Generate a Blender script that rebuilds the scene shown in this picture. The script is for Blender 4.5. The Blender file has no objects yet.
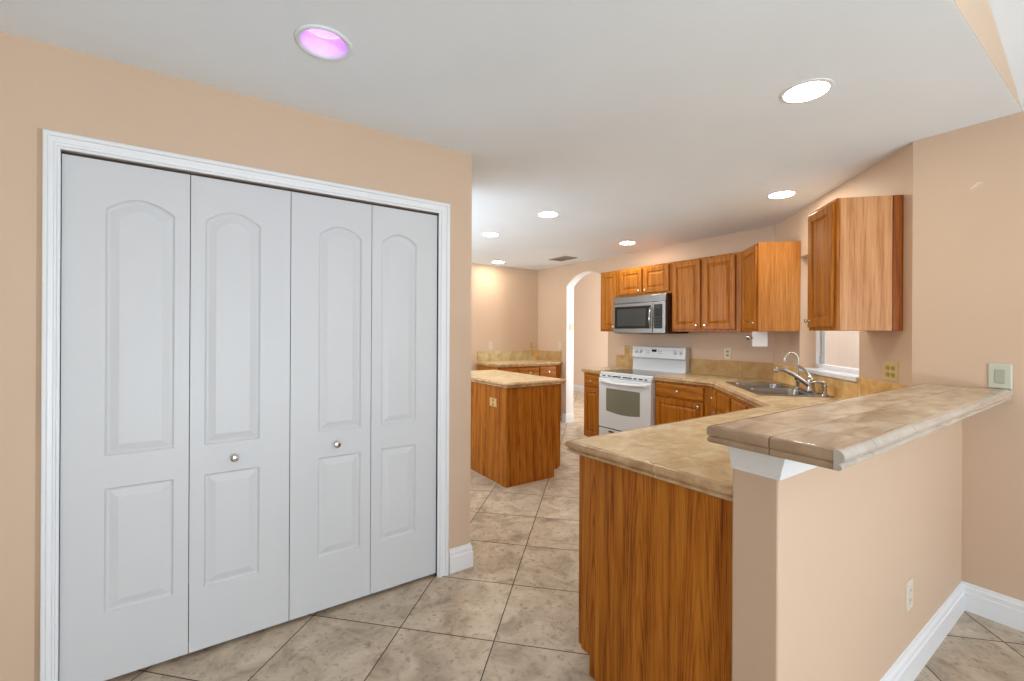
import bpy, bmesh, math, random
from mathutils import Vector, Matrix
random.seed(7)
SC = bpy.context.scene
COL = SC.collection
PI = math.pi
R2 = math.sqrt(.5)

# ------------------------------------------------------------------ camera
F_PX, HZ, EYE, ROLL = 439.2, 332.7, 1.37, math.radians(.29)
TH = math.radians(56.03)                      # angle of world X to the right of the view axis
cam_d = bpy.data.cameras.new('camera')
cam_d.sensor_fit = 'HORIZONTAL'; cam_d.sensor_width = 36
cam_d.lens = F_PX / 1024 * 36
cam_d.shift_y = -(340.5 - HZ) / 1024
cam_d.clip_start = .05
cam = bpy.data.objects.new('camera', cam_d); COL.objects.link(cam)
fw = Vector((math.cos(TH), math.sin(TH), 0)); rt = Vector((math.sin(TH), -math.cos(TH), 0)); up = Vector((0, 0, 1))
rt2 = rt * math.cos(ROLL) + up * math.sin(ROLL); up2 = -rt * math.sin(ROLL) + up * math.cos(ROLL)
cam.matrix_world = Matrix(((rt2.x, up2.x, -fw.x, 0), (rt2.y, up2.y, -fw.y, 0), (rt2.z, up2.z, -fw.z, EYE), (0, 0, 0, 1)))
SC.camera = cam

# ------------------------------------------------------------------ world, light, exposure
SC.view_settings.view_transform = 'Standard'; SC.view_settings.look = 'None'
SC.view_settings.gamma = 1; SC.view_settings.use_curve_mapping = False
SC.view_settings.exposure = 0.04
W = bpy.data.worlds.new('sky'); SC.world = W; W.use_nodes = True
bg = W.node_tree.nodes['Background']
bg.inputs[0].default_value = (.86, .93, 1.0, 1); bg.inputs[1].default_value = 3.4

def area(name, loc, direction, sx, sy, power, color):
    d = bpy.data.lights.new(name, 'AREA'); d.shape = 'RECTANGLE'; d.size = sx; d.size_y = sy
    d.energy = power; d.color = color
    o = bpy.data.objects.new(name, d); COL.objects.link(o)
    o.location = loc; o.rotation_euler = Vector(direction).to_track_quat('-Z', 'Y').to_euler()
    return o
DAY = (.88, .95, 1.0)
area('daylight_rear_slider', (.2, -4.05, 1.15), (0, 1, .05), 3.0, 2.1, 6, DAY)
area('added_ceiling_fill', (.2, -4.0, .35), (0, 1, 3.6), 3.0, .6, 230, (.72, .88, 1.0))  # added fill thrown upward to brighten the ceiling, no such source seen
area('daylight_right_slider', (3.2, -2.6, 1.1), (-1, 0, 1.4), 1.3, 1.9, 8, DAY)
area('added_kitchen_fill', (.22, 4.45, 1.5), (1, 0, 3.2), 2.3, 1.2, 90, (.72, .88, 1.0))  # added upward fill for the kitchen ceiling, out of view behind the closet
area('unseen_hall_light', (6.0, 3.86, 1.45), (.45, 1, 0), 1.8, 2.0, 95, (1, .98, .95))  # unseen source, placed to light the arch jamb and hall wall
LAMP_STRENGTH = 100.0
LAMP_COLOR = (1, .88, .70, 1)

# ------------------------------------------------------------------ node materials
def new_mat(name):
    m = bpy.data.materials.new(name); m.use_nodes = True
    nt = m.node_tree
    return m, nt, nt.nodes['Principled BSDF']
def N(nt, t, **kw):
    n = nt.nodes.new(t)
    for k, v in kw.items(): setattr(n, k, v)
    return n
def mth(nt, op, a, b=None, c=None):
    n = N(nt, 'ShaderNodeMath', operation=op)
    for i, v in enumerate((a, b, c)):
        if v is None: continue
        if isinstance(v, (int, float)): n.inputs[i].default_value = v
        else: nt.links.new(v, n.inputs[i])
    return n.outputs[0]
def ramp(nt, fac, stops):
    n = N(nt, 'ShaderNodeValToRGB')
    el = n.color_ramp.elements
    while len(el) < len(stops): el.new(.5)
    for e, (p, c) in zip(el, stops): e.position = p; e.color = (*c, 1)
    nt.links.new(fac, n.inputs[0]); return n.outputs[0]
def mixc(nt, fac, a, b, mode='MIX'):
    n = N(nt, 'ShaderNodeMix', data_type='RGBA', blend_type=mode)
    for i, v in ((0, fac), (6, a), (7, b)):
        if isinstance(v, (int, float)): n.inputs[i].default_value = v
        elif isinstance(v, tuple): n.inputs[i].default_value = (*v, 1)
        else: nt.links.new(v, n.inputs[i])
    return n.outputs[2]
def objco(nt, scale=(1, 1, 1), rot=(0, 0, 0), loc=(0, 0, 0)):
    t = N(nt, 'ShaderNodeTexCoord'); m = N(nt, 'ShaderNodeMapping')
    m.inputs['Scale'].default_value = scale; m.inputs['Rotation'].default_value = rot; m.inputs['Location'].default_value = loc
    nt.links.new(t.outputs['Object'], m.inputs[0]); return m.outputs[0]
def noise(nt, vec, scale, detail=4, rough=.5, dist=0):
    n = N(nt, 'ShaderNodeTexNoise'); nt.links.new(vec, n.inputs['Vector'])
    n.inputs['Scale'].default_value = scale; n.inputs['Detail'].default_value = detail
    n.inputs['Roughness'].default_value = rough; n.inputs['Distortion'].default_value = dist
    return n.outputs['Fac']
def bump(nt, b, h, strength=.2, dist=.002):
    n = N(nt, 'ShaderNodeBump'); n.inputs['Strength'].default_value = strength; n.inputs['Distance'].default_value = dist
    nt.links.new(h, n.inputs['Height']); nt.links.new(n.outputs[0], b.inputs['Normal'])
def lin(r, g, b):
    f = lambda c: (c / 255 / 12.92) if c <= 10 else (((c / 255) + .055) / 1.055) ** 2.4
    return (f(r), f(g), f(b))

def paint(name, col, rough=.55, bs=.12, bscale=140, var=.03, spec=.4):
    m, nt, b = new_mat(name)
    co = objco(nt)
    n = noise(nt, co, 2.2, 3)
    c2 = tuple(min(1, x * (1 - var)) for x in col)
    nt.links.new(ramp(nt, n, [(.3, c2), (.7, col)]), b.inputs['Base Color'])
    b.inputs['Roughness'].default_value = rough; b.inputs['Specular IOR Level'].default_value = spec
    bump(nt, b, noise(nt, co, bscale, 2), bs, .001)
    return m
def plain(name, col, rough=.4, metal=0.0, bs=.0, coat=0.0, var=.04):
    m, nt, b = new_mat(name)
    n = noise(nt, objco(nt), 30, 3)
    nt.links.new(ramp(nt, n, [(.3, tuple(x * (1 - var) for x in col)), (.7, col)]), b.inputs['Base Color'])
    b.inputs['Roughness'].default_value = rough; b.inputs['Metallic'].default_value = metal
    b.inputs['Coat Weight'].default_value = coat
    if bs: bump(nt, b, noise(nt, objco(nt, (1, 1, 60)), 40, 2), bs, .0005)
    return m
def oak(name, dark, mid, light, grain='z', rough=.38, big=1.0, cathedral=0):
    m, nt, b = new_mat(name)
    sc = {'z': (1, 1, .045), 'x': (.045, 1, 1), 'y': (1, .045, 1)}[grain]
    co = objco(nt, sc)
    fine = noise(nt, co, 95 * big, 5, .65)
    mid_n = noise(nt, co, 16 * big, 3, .5, .4)
    wv = N(nt, 'ShaderNodeTexWave', wave_type='BANDS', bands_direction='DIAGONAL')
    nt.links.new(co, wv.inputs[0])
    wv.inputs['Scale'].default_value = 9 * big; wv.inputs['Distortion'].default_value = 5.5
    wv.inputs['Detail'].default_value = 3; wv.inputs['Detail Scale'].default_value = 1.4
    f = mth(nt, 'ADD', mth(nt, 'MULTIPLY', fine, .68), mth(nt, 'ADD', mth(nt, 'MULTIPLY', mid_n, .22), mth(nt, 'MULTIPLY', wv.outputs['Fac'], .10)))
    if cathedral:
        sp = N(nt, 'ShaderNodeSeparateXYZ'); t = N(nt, 'ShaderNodeTexCoord'); nt.links.new(t.outputs['Object'], sp.inputs[0])
        w_ = mth(nt, 'ADD', mth(nt, 'ADD', sp.outputs[0], sp.outputs[1]), mth(nt, 'MULTIPLY', mid_n, .03))
        pp = mth(nt, 'PINGPONG', w_, .115)
        zz = mth(nt, 'ADD', sp.outputs[2], mth(nt, 'MULTIPLY', noise(nt, objco(nt, (1, 1, .3)), 7, 2), .35))
        ph = mth(nt, 'ADD', mth(nt, 'MULTIPLY', mth(nt, 'POWER', mth(nt, 'ABSOLUTE', pp), 1.6), 2600), mth(nt, 'MULTIPLY', zz, 34))
        rg = mth(nt, 'ADD', .5, mth(nt, 'MULTIPLY', mth(nt, 'SINE', ph), .5))
        rg = mth(nt, 'POWER', rg, 3.0)
        f = mth(nt, 'SUBTRACT', mth(nt, 'ADD', f, cathedral * .3), mth(nt, 'MULTIPLY', rg, cathedral))
    nt.links.new(ramp(nt, f, [(.34, dark), (.48, mid), (.64, light)]), b.inputs['Base Color'])
    b.inputs['Roughness'].default_value = rough
    b.inputs['Specular IOR Level'].default_value = .2; b.inputs['Coat Weight'].default_value = .03; b.inputs['Coat Roughness'].default_value = .3
    bump(nt, b, fine, .08, .0008)
    return m
def grid_mask(nt, co, pitch, off, half, rot45=False):
    """1 on the grout lines of a square grid; also gives the cell id vector"""
    s = N(nt, 'ShaderNodeSeparateXYZ'); nt.links.new(co, s.inputs[0])
    x, y = s.outputs[0], s.outputs[1]
    if rot45:
        a = mth(nt, 'MULTIPLY', mth(nt, 'ADD', x, y), R2); c = mth(nt, 'MULTIPLY', mth(nt, 'SUBTRACT', y, x), R2)
        x, y = a, c
    u = mth(nt, 'DIVIDE', mth(nt, 'SUBTRACT', x, off[0]), pitch[0]); v = mth(nt, 'DIVIDE', mth(nt, 'SUBTRACT', y, off[1]), pitch[1])
    masks = []
    for w, p in ((u, pitch[0]), (v, pitch[1])):
        fr = mth(nt, 'FRACT', w)
        e = mth(nt, 'MINIMUM', fr, mth(nt, 'SUBTRACT', 1.0, fr))
        masks.append(mth(nt, 'LESS_THAN', e, half / p))
    g = mth(nt, 'MAXIMUM', masks[0], masks[1])
    cell = N(nt, 'ShaderNodeCombineXYZ')
    nt.links.new(mth(nt, 'FLOOR', u), cell.inputs[0]); nt.links.new(mth(nt, 'FLOOR', v), cell.inputs[1])
    return g, cell.outputs[0]
def tile_mat(name, pitch, off, half, cols, grout, rot45=False, rough=.3, scale=5.0, speck=None, cellvar=.12, stretch=(1, 1, 1), gmix=1.0):
    m, nt, b = new_mat(name)
    co = objco(nt)
    g, cell = grid_mask(nt, co, pitch, off, half, rot45)
    wn = N(nt, 'ShaderNodeTexWhiteNoise', noise_dimensions='3D'); nt.links.new(cell, wn.inputs['Vector'])
    sh = N(nt, 'ShaderNodeVectorMath', operation='MULTIPLY_ADD')
    nt.links.new(wn.outputs['Color'], sh.inputs[0]); sh.inputs[1].default_value = (9, 9, 9); nt.links.new(objco(nt, stretch), sh.inputs[2])
    n1 = noise(nt, sh.outputs[0], scale, 6, .6, .6)
    base = ramp(nt, n1, [(.28, cols[0]), (.5, cols[1]), (.72, cols[2])])
    if speck:
        n2 = noise(nt, sh.outputs[0], scale * 5, 5, .7, .3)
        base = mixc(nt, mth(nt, 'MULTIPLY', mth(nt, 'SUBTRACT', 1.0, ramp_f(nt, n2, .33, .47)), .55), base, speck)
    v = mth(nt, 'ADD', 1 - cellvar / 2, mth(nt, 'MULTIPLY', wn.outputs['Value'], cellvar))
    cv = N(nt, 'ShaderNodeCombineXYZ')
    for i in range(3): nt.links.new(v, cv.inputs[i])
    base = mixc(nt, 1.0, base, cv.outputs[0], 'MULTIPLY')
    base = mixc(nt, mth(nt, 'MULTIPLY', g, gmix), base, grout)
    nt.links.new(base, b.inputs['Base Color'])
    nt.links.new(mth(nt, 'ADD', rough, mth(nt, 'MULTIPLY', g, .4)), b.inputs['Roughness'])
    b.inputs['Specular IOR Level'].default_value = .4
    h = mth(nt, 'ADD', mth(nt, 'MULTIPLY', n1, .25), mth(nt, 'MULTIPLY', mth(nt, 'SUBTRACT', 1.0, g), 1.0))
    bump(nt, b, h, .25, .002)
    return m
def ramp_f(nt, f, a, c):
    n = N(nt, 'ShaderNodeMapRange'); nt.links.new(f, n.inputs[0]); n.inputs[1].default_value = a; n.inputs[2].default_value = c
    return n.outputs[0]
def glow(name, col, strength):
    m, nt, b = new_mat(name)
    n = noise(nt, objco(nt), 4, 1)
    nt.links.new(ramp(nt, n, [(0, col[:3]), (1, col[:3])]), b.inputs['Emission Color'])
    b.inputs['Emission Strength'].default_value = strength
    b.inputs['Base Color'].default_value = (.8, .8, .8, 1)
    return m

M = {}
M['wall'] = paint('peach_wall_paint', (.635, .468, .338))
M['ceiling'] = paint('ceiling_paint', (.87, .93, .99), .9, .25, 90)
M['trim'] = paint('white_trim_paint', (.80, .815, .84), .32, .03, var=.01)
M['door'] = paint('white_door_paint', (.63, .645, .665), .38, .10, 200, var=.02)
M['dark'] = plain('closet_dark', (.05, .045, .04), .9)
M['floor'] = tile_mat('floor_tile', (.4465, .4465), (1.90, .445), .0026,
    (lin(148, 132, 114), lin(192, 176, 154), lin(214, 200, 180)), lin(82, 62, 46), True, .32, 6.5, lin(112, 92, 76), .08)
CT = (lin(176, 142, 94), lin(208, 183, 142), lin(230, 216, 188))
M['counter'] = tile_mat('counter_tile', (.305, .305), (1.40, .96), .0016, CT, lin(176, 146, 110), False, .3, 9.0, None, .08, (1, 1.4, 1), .3)
M['counter_edge'] = tile_mat('counter_edge_tile', (.305, .305), (1.40, .96), .0016, (lin(166, 128, 88), lin(192, 158, 118), lin(216, 188, 150)), lin(130, 100, 75), False, .25, 12, None, .12, (1, 1, 1), .8)
M['bar'] = tile_mat('bar_tile', (.305, .305), (1.335, .55), .0015, (lin(148, 124, 98), lin(192, 172, 147), lin(218, 205, 186)), lin(150, 130, 106), False, .28, 6.0, None, .10, (1, 3.0, 1), .45)
M['bar_edge'] = tile_mat('bar_edge_tile', (.305, .305), (1.335, .55), .0018, (lin(140, 114, 90), lin(166, 140, 114), lin(190, 166, 140)), lin(95, 75, 60), False, .16, 6.0, None, .10, (1, 1, 1), .9)
M['bar_front_lit'] = tile_mat('lit_bar_front_tile', (.305, .305), (1.335, .55), .0018, (lin(168, 162, 152), lin(190, 184, 175), lin(208, 203, 195)), lin(100, 90, 80), False, .10, 6.0, None, .10, (1, 1, 1), .9)  # same edge tile, greyed and lightened to stand for reflected light
for _n in M['bar_front_lit'].node_tree.nodes:
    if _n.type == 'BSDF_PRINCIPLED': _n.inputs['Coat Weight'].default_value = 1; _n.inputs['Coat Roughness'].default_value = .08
M['splash'] = tile_mat('backsplash_tile', (.33, .33), (4.10, 2.4), .0012, (lin(196, 142, 76), lin(226, 184, 118), lin(240, 212, 158)), lin(150, 118, 80), False, .3, 9.0, None, .14, (1, 1, 1), .6)
M['splash_pale'] = tile_mat('pale_backsplash_tile', (.33, .33), (3.4, 2.4), .0012, (lin(170, 140, 84), lin(200, 178, 130), lin(214, 206, 178)), lin(150, 118, 80), False, .3, 6.0, None, .14, (1, 1, 1), .6)
OD, OM, OL = lin(116, 60, 10), lin(164, 97, 22), lin(186, 118, 36)
M['oak'] = oak('honey_oak', OD, OM, OL, 'z')
M['oak_h'] = oak('honey_oak_across', OD, OM, OL, 'x')
M['oak_panel'] = oak('oak_end_panel', lin(116, 56, 8), lin(168, 98, 24), lin(192, 122, 40), 'z', .45, .8, .10)
M['oak_pale'] = oak('pale_oak_end_panel', lin(150, 92, 40), lin(176, 116, 56), lin(194, 136, 76), 'z', .36)
M['oak_glare'] = oak('glare_oak_end_panel', lin(170, 114, 70), lin(192, 138, 92), lin(206, 154, 108), 'z', .36)  # honey oak made paler, glare on the varnish put into the colour
M['oak_dark'] = oak('oak_scribe_strip', lin(112, 58, 20), lin(140, 74, 26), lin(160, 92, 38), 'z')
M['steel'] = plain('brushed_steel', (.23, .225, .22), .34, 1.0, .25)
M['sink'] = plain('sink_steel', (.33, .32, .31), .26, 1.0, .1)
M['chrome'] = plain('chrome', (.50, .49, .48), .14, 1.0)
M['nickel'] = plain('brushed_nickel', (.62, .60, .57), .22, 1.0)
M['enamel'] = plain('white_enamel', (.76, .80, .85), .22, 0, 0, .4, .01)
M['black_glass'] = plain('black_glass', (.015, .015, .016), .06)
M['oven_glass'] = plain('oven_window_glass', (.22, .23, .17), .12)
M['mesh_glass'] = plain('microwave_window_mesh', (.05, .053, .05), .25)
M['black'] = plain('black_plastic', (.02, .018, .016), .35)
M['grey'] = plain('grey_plastic', (.35, .36, .36), .4)
M['brown_case'] = plain('dark_brown_case', (.06, .025, .018), .4)
M['plate'] = plain('ivory_plastic', lin(216, 206, 190), .4)
M['almond'] = plain('almond_plastic', lin(206, 184, 130), .4)
M['almond_insert'] = plain('almond_receptacle', lin(170, 148, 82), .4)
M['tan_plate'] = plain('tan_plastic', lin(226, 190, 130), .4)
M['grey_plate'] = plain('pale_grey_green_plastic', lin(196, 198, 182), .4)
M['grey_insert'] = plain('grey_green_plastic', lin(168, 170, 156), .4)
M['white_plastic'] = plain('white_plastic', (.85, .86, .87), .3)
M['vent'] = plain('vent_metal', lin(150, 140, 128), .5)
M['vent_dark'] = plain('vent_shadow', lin(70, 64, 58), .8)
M['slot'] = plain('dark_slot', (.03, .03, .03), .6)
M['stucco'] = paint('outside_stucco', (.74, .61, .51), .9, .8, 60, .12)
M['marble'] = plain('white_sill_stone', (.82, .84, .88), .25, 0, 0, .3)
M['hall'] = paint('hall_wall_paint', (.85, .70, .58), .6)
M['raw'] = paint('unpainted_wall', lin(196, 168, 140), .8, .4, 60, .2)
M['plaster'] = plain('filler_plaster', lin(232, 218, 200), .9)
M['lamp'] = glow('lamp_lens', LAMP_COLOR, LAMP_STRENGTH)
M['purple'] = glow('violet_lamp_lens', (.34, .06, 1.0, 1), 6.0)
M['can'] = plain('lamp_can', (.8, .8, .82), .35)
for _k in ('black_glass', 'black', 'mesh_glass'):
    M[_k].node_tree.nodes['Principled BSDF'].inputs['Specular IOR Level'].default_value = .2
def glass_mat():
    m, nt, b = new_mat('window_glass')
    t = N(nt, 'ShaderNodeBsdfTransparent'); g = N(nt, 'ShaderNodeBsdfGlossy'); g.inputs['Roughness'].default_value = .02
    mx = N(nt, 'ShaderNodeMixShader')
    n = noise(nt, objco(nt), 3, 1)
    nt.links.new(ramp(nt, n, [(0, (.96, .97, .97)), (1, (.98, .99, .99))]), t.inputs[0])
    mx.inputs[0].default_value = .05; nt.links.new(t.outputs[0], mx.inputs[1]); nt.links.new(g.outputs[0], mx.inputs[2])
    nt.links.new(mx.outputs[0], nt.nodes['Material Output'].inputs['Surface']); return m
M['glass'] = glass_mat()

# ------------------------------------------------------------------ mesh building
class MB:
    def __init__(self): self.bm = bmesh.new()
    def box(self, x0, y0, z0, x1, y1, z1, mat=None):
        vs = [self.bm.verts.new(c) for c in ((x0,y0,z0),(x1,y0,z0),(x1,y1,z0),(x0,y1,z0),(x0,y0,z1),(x1,y0,z1),(x1,y1,z1),(x0,y1,z1))]
        if mat: bmesh.ops.transform(self.bm, matrix=mat, verts=vs)
        for f in ((0,3,2,1),(4,5,6,7),(0,1,5,4),(1,2,6,5),(2,3,7,6),(3,0,4,7)): self.bm.faces.new([vs[i] for i in f])
        return self
    def rings(self, rings, cap0=True, cap1=True, closed=True):
        """bridge rings of equal point count"""
        rs = [[self.bm.verts.new(p) for p in r] for r in rings]
        n = len(rs[0])
        for a, b in zip(rs, rs[1:]):
            for i in range(n if closed else n - 1):
                j = (i + 1) % n
                self.bm.faces.new((a[i], a[j], b[j], b[i]))
        if cap0: self.bm.faces.new(list(reversed(rs[0])))
        if cap1: self.bm.faces.new(rs[-1])
        return self
    def prism(self, poly, z0, z1):
        return self.rings([[(x, y, z0) for x, y in poly], [(x, y, z1) for x, y in poly]])
    def prism_xz(self, poly, y0, y1):
        return self.rings([[(x, y0, z) for x, z in poly], [(x, y1, z) for x, z in poly]])
    def slab(self, outer, holes, z0, z1):
        loops = [outer] + holes
        for z in (z0, z1):
            es = []
            for lp in loops:
                vs = [self.bm.verts.new((x, y, z)) for x, y in lp]
                es += [self.bm.edges.new((vs[i], vs[(i + 1) % len(vs)])) for i in range(len(vs))]
            bmesh.ops.triangle_fill(self.bm, edges=es, use_beauty=True, use_dissolve=False)
        for lp in loops:
            self.rings([[(x, y, z0) for x, y in lp], [(x, y, z1) for x, y in lp]], False, False)
        bmesh.ops.remove_doubles(self.bm, verts=self.bm.verts[:], dist=1e-5)
        return self
    def lathe(self, prof, n=24, M4=None, cap0=True, cap1=True):
        rings = [[Vector((r * math.cos(2 * PI * i / n), r * math.sin(2 * PI * i / n), z)) for i in range(n)] for r, z in prof]
        if M4: rings = [[M4 @ p for p in r] for r in rings]
        return self.rings(rings, cap0, cap1)
    def tube(self, pts, r, n=12, caps=True):
        pts = [Vector(p) for p in pts]; k = len(pts)
        rad = r if isinstance(r, (list, tuple)) else [r] * k
        rings = []; ref = None
        for i, p in enumerate(pts):
            t = (pts[min(i + 1, k - 1)] - pts[max(i - 1, 0)]).normalized()
            if ref is None: ref = t.orthogonal().normalized()
            ref = (ref - t * ref.dot(t)).normalized(); b = t.cross(ref)
            rings.append([p + (ref * math.cos(2 * PI * j / n) + b * math.sin(2 * PI * j / n)) * rad[i] for j in range(n)])
        return self.rings(rings, caps, caps)
    def sweep(self, path, prof, upv=(0, 0, 1), side=1, closed=False):
        """prof = [(out, up)] closed loop; mitred along path; out = side * up x dir"""
        u = Vector(upv); P = [Vector(p) for p in path]; k = len(P); rings = []
        for i, p in enumerate(P):
            ds = []
            if closed or i > 0: ds.append((p - P[i - 1]).normalized())
            if closed or i < k - 1: ds.append((P[(i + 1) % k] - p).normalized())
            ns = [side * u.cross(d) for d in ds]
            m = sum(ns, Vector()) / len(ns); m = m / m.dot(ns[0])
            rings.append([p + m * a + u * b for a, b in prof])
        if closed: rings.append(rings[0])
        return self.rings(rings, not closed, not closed)
    def obj(self, name, mat, parent=None, smooth=False, bevel=0, seg=2):
        bm = self.bm
        bmesh.ops.recalc_face_normals(bm, faces=bm.faces[:])
        me = bpy.data.meshes.new(name); bm.to_mesh(me); bm.free()
        me.materials.append(M[mat] if isinstance(mat, str) else mat)
        if smooth:
            for p in me.polygons: p.use_smooth = True
            me.set_sharp_from_angle(angle=math.radians(38))
        o = bpy.data.objects.new(name, me); COL.objects.link(o)
        if parent is not None: o.parent = parent
        if bevel:
            bv = o.modifiers.new('bevel', 'BEVEL'); bv.width = bevel; bv.segments = seg; bv.limit_method = 'ANGLE'; bv.angle_limit = math.radians(40)
            if not smooth:
                for p in me.polygons: p.use_smooth = True
                me.set_sharp_from_angle(angle=math.radians(38))
        return o
def B(*a): return MB().box(*a)
def tag(o, label=None, cat=None, group=None, kind=None):
    if label: o['label'] = label
    if cat: o['category'] = cat
    if group: o['group'] = group
    if kind: o['kind'] = kind
    return o
def thing(name, label, cat, loc=(0, 0, 0), rz=0, group=None, kind=None):
    o = bpy.data.objects.new(name, None); COL.objects.link(o); o.empty_display_size = .1
    o.location = loc; o.rotation_euler = (0, 0, rz)
    return tag(o, label, cat, group, kind)
def copy_tree(src, loc, rz=None, label=None, parent=None):
    c = src.copy(); COL.objects.link(c)
    if parent is not None: c.parent = parent
    else:
        c.location = loc
        if rz is not None: c.rotation_euler = (0, 0, rz)
        if label: c['label'] = label
    for ch in list(src.children): copy_tree(ch, None, parent=c)
    return c
def struct(o, label, cat): return tag(o, label, cat, kind='structure')

# frame of the 45 degree window wall: s along the wall from its right corner, n out into the kitchen
CX0, CY0 = 3.11, .758
def sn(s, n): return (CX0 + s * R2 - n * R2, CY0 + s * R2 + n * R2)
def snz(s, n, z): return (*sn(s, n), z)
RZ_CORNER = -3 * PI / 4      # local x = -s, local y = into the wall
RZ_RANGE = -PI / 2           # local x = -Y, local y = +X
Zc = 2.413                   # kitchen ceiling
XR, XK, YF = 3.11, 4.44, 5.82
WALL45 = Matrix(((R2, -R2, 0, CX0), (R2, R2, 0, CY0), (0, 0, 1, 0), (0, 0, 0, 1)))   # (s, n, z) -> world

# ------------------------------------------------------------------ the room
struct(B(-2.7, -4.3, -.1, 8.0, 10.2, 0).obj('floor', 'floor'), 'beige stone look floor tiles laid on the diagonal with dark grout', 'floor')
PUR = (.319, 1.698)
def circ(cx, cy, r, n=32): return [(cx + r * math.cos(2 * PI * i / n), cy + r * math.sin(2 * PI * i / n)) for i in range(n)]
struct(MB().slab([(-2.2, .3705), (3.25, .3705), (3.25, .78), (4.6, 2.13), (4.6, 5.95), (-2.2, 5.95)], [circ(*PUR, .078)], Zc, Zc + .09).obj('ceiling', 'ceiling'),
       'flat white kitchen ceiling with recessed lights', 'ceiling')
vs = .28
vault = [(3.26, 2.413 - vs * .15), (3.11, 2.413), (-.8, 2.413 + vs * 3.91), (-2.6, 2.413 + vs * 3.91)]
vault = vault + [(x, z + .1) for x, z in reversed(vault)]
struct(MB().prism_xz(vault, -4.2, .369).obj('ceiling_vault', 'ceiling'), 'raised white ceiling sloping up beyond the kitchen, at the upper right', 'ceiling')
struct(MB().prism_xz([(3.11, 2.4145), (-2.2, 2.4145), (-2.2, 3.6), (-.8, 2.413 + vs * 3.91 + .08), (3.11, 2.50)], .369, .47).obj('wall_soffit', 'wall'),
       'narrow peach gable face above the edge of the lower ceiling', 'wall')
# closet wall with its opening, and the closet behind
DX0, DX1, DZ, YD, WX = -.480, 1.032, 2.036, 2.271, 1.241
w = MB()
w.box(-2.2, YD, 0, DX0 - .003, YD + .11, Zc); w.box(DX1 + .003, YD, 0, WX, YD + .11, Zc); w.box(DX0 - .003, YD, DZ, DX1 + .003, YD + .11, Zc)
w.box(WX - .11, YD + .11, 0, WX, 3.05, Zc); w.box(-2.2, 2.95, 0, WX - .11, 3.05, Zc)
struct(w.obj('wall_left', 'wall'), 'peach wall around the white closet doors', 'wall')
struct(B(-.70, YD + .12, .001, 1.12, 2.94, .006).obj('closet_floor', 'dark'), 'dark closet floor behind the white folding doors', 'floor')
w = MB(); w.box(.2, 3.05, 0, .31, 3.3, Zc); w.box(.2, 5.6, 0, .31, 5.95, Zc); w.box(.2, 3.3, 2.1, .31, 5.6, Zc); w.box(.2, 3.3, 0, .31, 5.6, .9)
struct(w.obj('wall_kitchen', 'wall'), 'peach kitchen wall hidden behind the closet', 'wall')
struct(B(.2, YF, 0, 4.6, YF + .13, Zc).obj('wall_far', 'wall'), 'far peach kitchen wall behind the small corner counter', 'wall')
# range wall with the arched doorway
AY0, AY1, AZ, AR = 4.245, 5.105, 2.085, .175
arch = [(AY1 + (AY0 - AY1) * i / 28, AZ + AR * (1 - abs((i - 14) / 14) ** 2.2)) for i in range(29)]
prof = [(2.095, 0), (AY0, 0)] + list(reversed(arch)) + [(AY1, 0), (YF, 0), (YF, Zc), (2.095, Zc)]
TW = .15
MBw = MB(); MBw.rings([[(XK, y, z) for y, z in prof], [(XK + TW, y, z) for y, z in prof]])
wb = struct(MBw.obj('wall_back', 'wall'), 'peach wall behind the range with an arched doorway', 'wall')
lp = [(AY1, 0)] + arch + [(AY0, 0)]
li = [(AY1 - .003, 0)] + [(y + (.003 if y < 4.67 else -.003), z - .003) for y, z in arch] + [(AY0 + .003, 0)]
q = MB()
q.rings([[(XK + .002, y, z) for y, z in lp], [(XK + TW - .002, y, z) for y, z in lp], [(XK + TW - .002, y, z) for y, z in li], [(XK + .002, y, z) for y, z in li], [(XK + .002, y, z) for y, z in lp]], False, False, False)
q.obj('arch_lining', 'trim', wb, smooth=True)
# corner wall at 45 degrees, window hole in it
WS0, WS1, WZ0, WZ1, WT = .487, 1.34, 1.06, 2.017, .17
w = MB(); L45 = (XK - CX0) / R2
for s0, s1, z0, z1 in ((0, WS0, 0, Zc), (WS1, L45, 0, Zc), (WS0, WS1, 0, WZ0), (WS0, WS1, WZ1, Zc)):
    w.box(s0, -WT, z0, s1, 0, z1, WALL45)
struct(w.obj('wall_corner', 'wall'), 'angled peach wall with the window over the sink', 'wall')
w = MB().prism([(XR, -1.9), (XR + .15, -1.9), (XR + .15, CY0 - .05), (XR, CY0)], 0, Zc)
w.box(XR, -4.2, 0, XR + .15, -3.3, Zc); w.box(XR, -3.3, 2.12, XR + .15, -1.9, Zc)
struct(w.obj('wall_right', 'wall'), 'peach wall at the right where the bar ends', 'wall')
KX0, KY0, KY1, KZ = 1.226, .563, .69, 1.072
struct(B(KX0, KY0, 0, XR, KY1, KZ).obj('wall_bar', 'wall', bevel=.006), 'peach half wall carrying the raised bar top', 'wall')
# rest of the nook (behind the camera)
w = MB(); top = 3.6
w.box(-2.7, -4.2, 0, -1.3, -4.08, top); w.box(1.75, -4.2, 0, XR + .15, -4.08, top); w.box(-1.3, -4.2, 2.2, 1.75, -4.08, top)
struct(w.obj('wall_rear', 'wall'), 'peach wall with a sliding door opening behind the viewer', 'wall')
w = MB()
w.box(-2.72, -4.2, 0, -2.6, -2.5, top); w.box(-2.72, .1, 0, -2.6, YD, top); w.box(-2.72, -2.5, 0, -2.6, .1, top)
w.box(-2.72, YD, 0, -2.2, YD + .11, top)
struct(w.obj('wall_nook', 'wall'), 'peach nook wall behind the viewer, at the left', 'wall')
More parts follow.
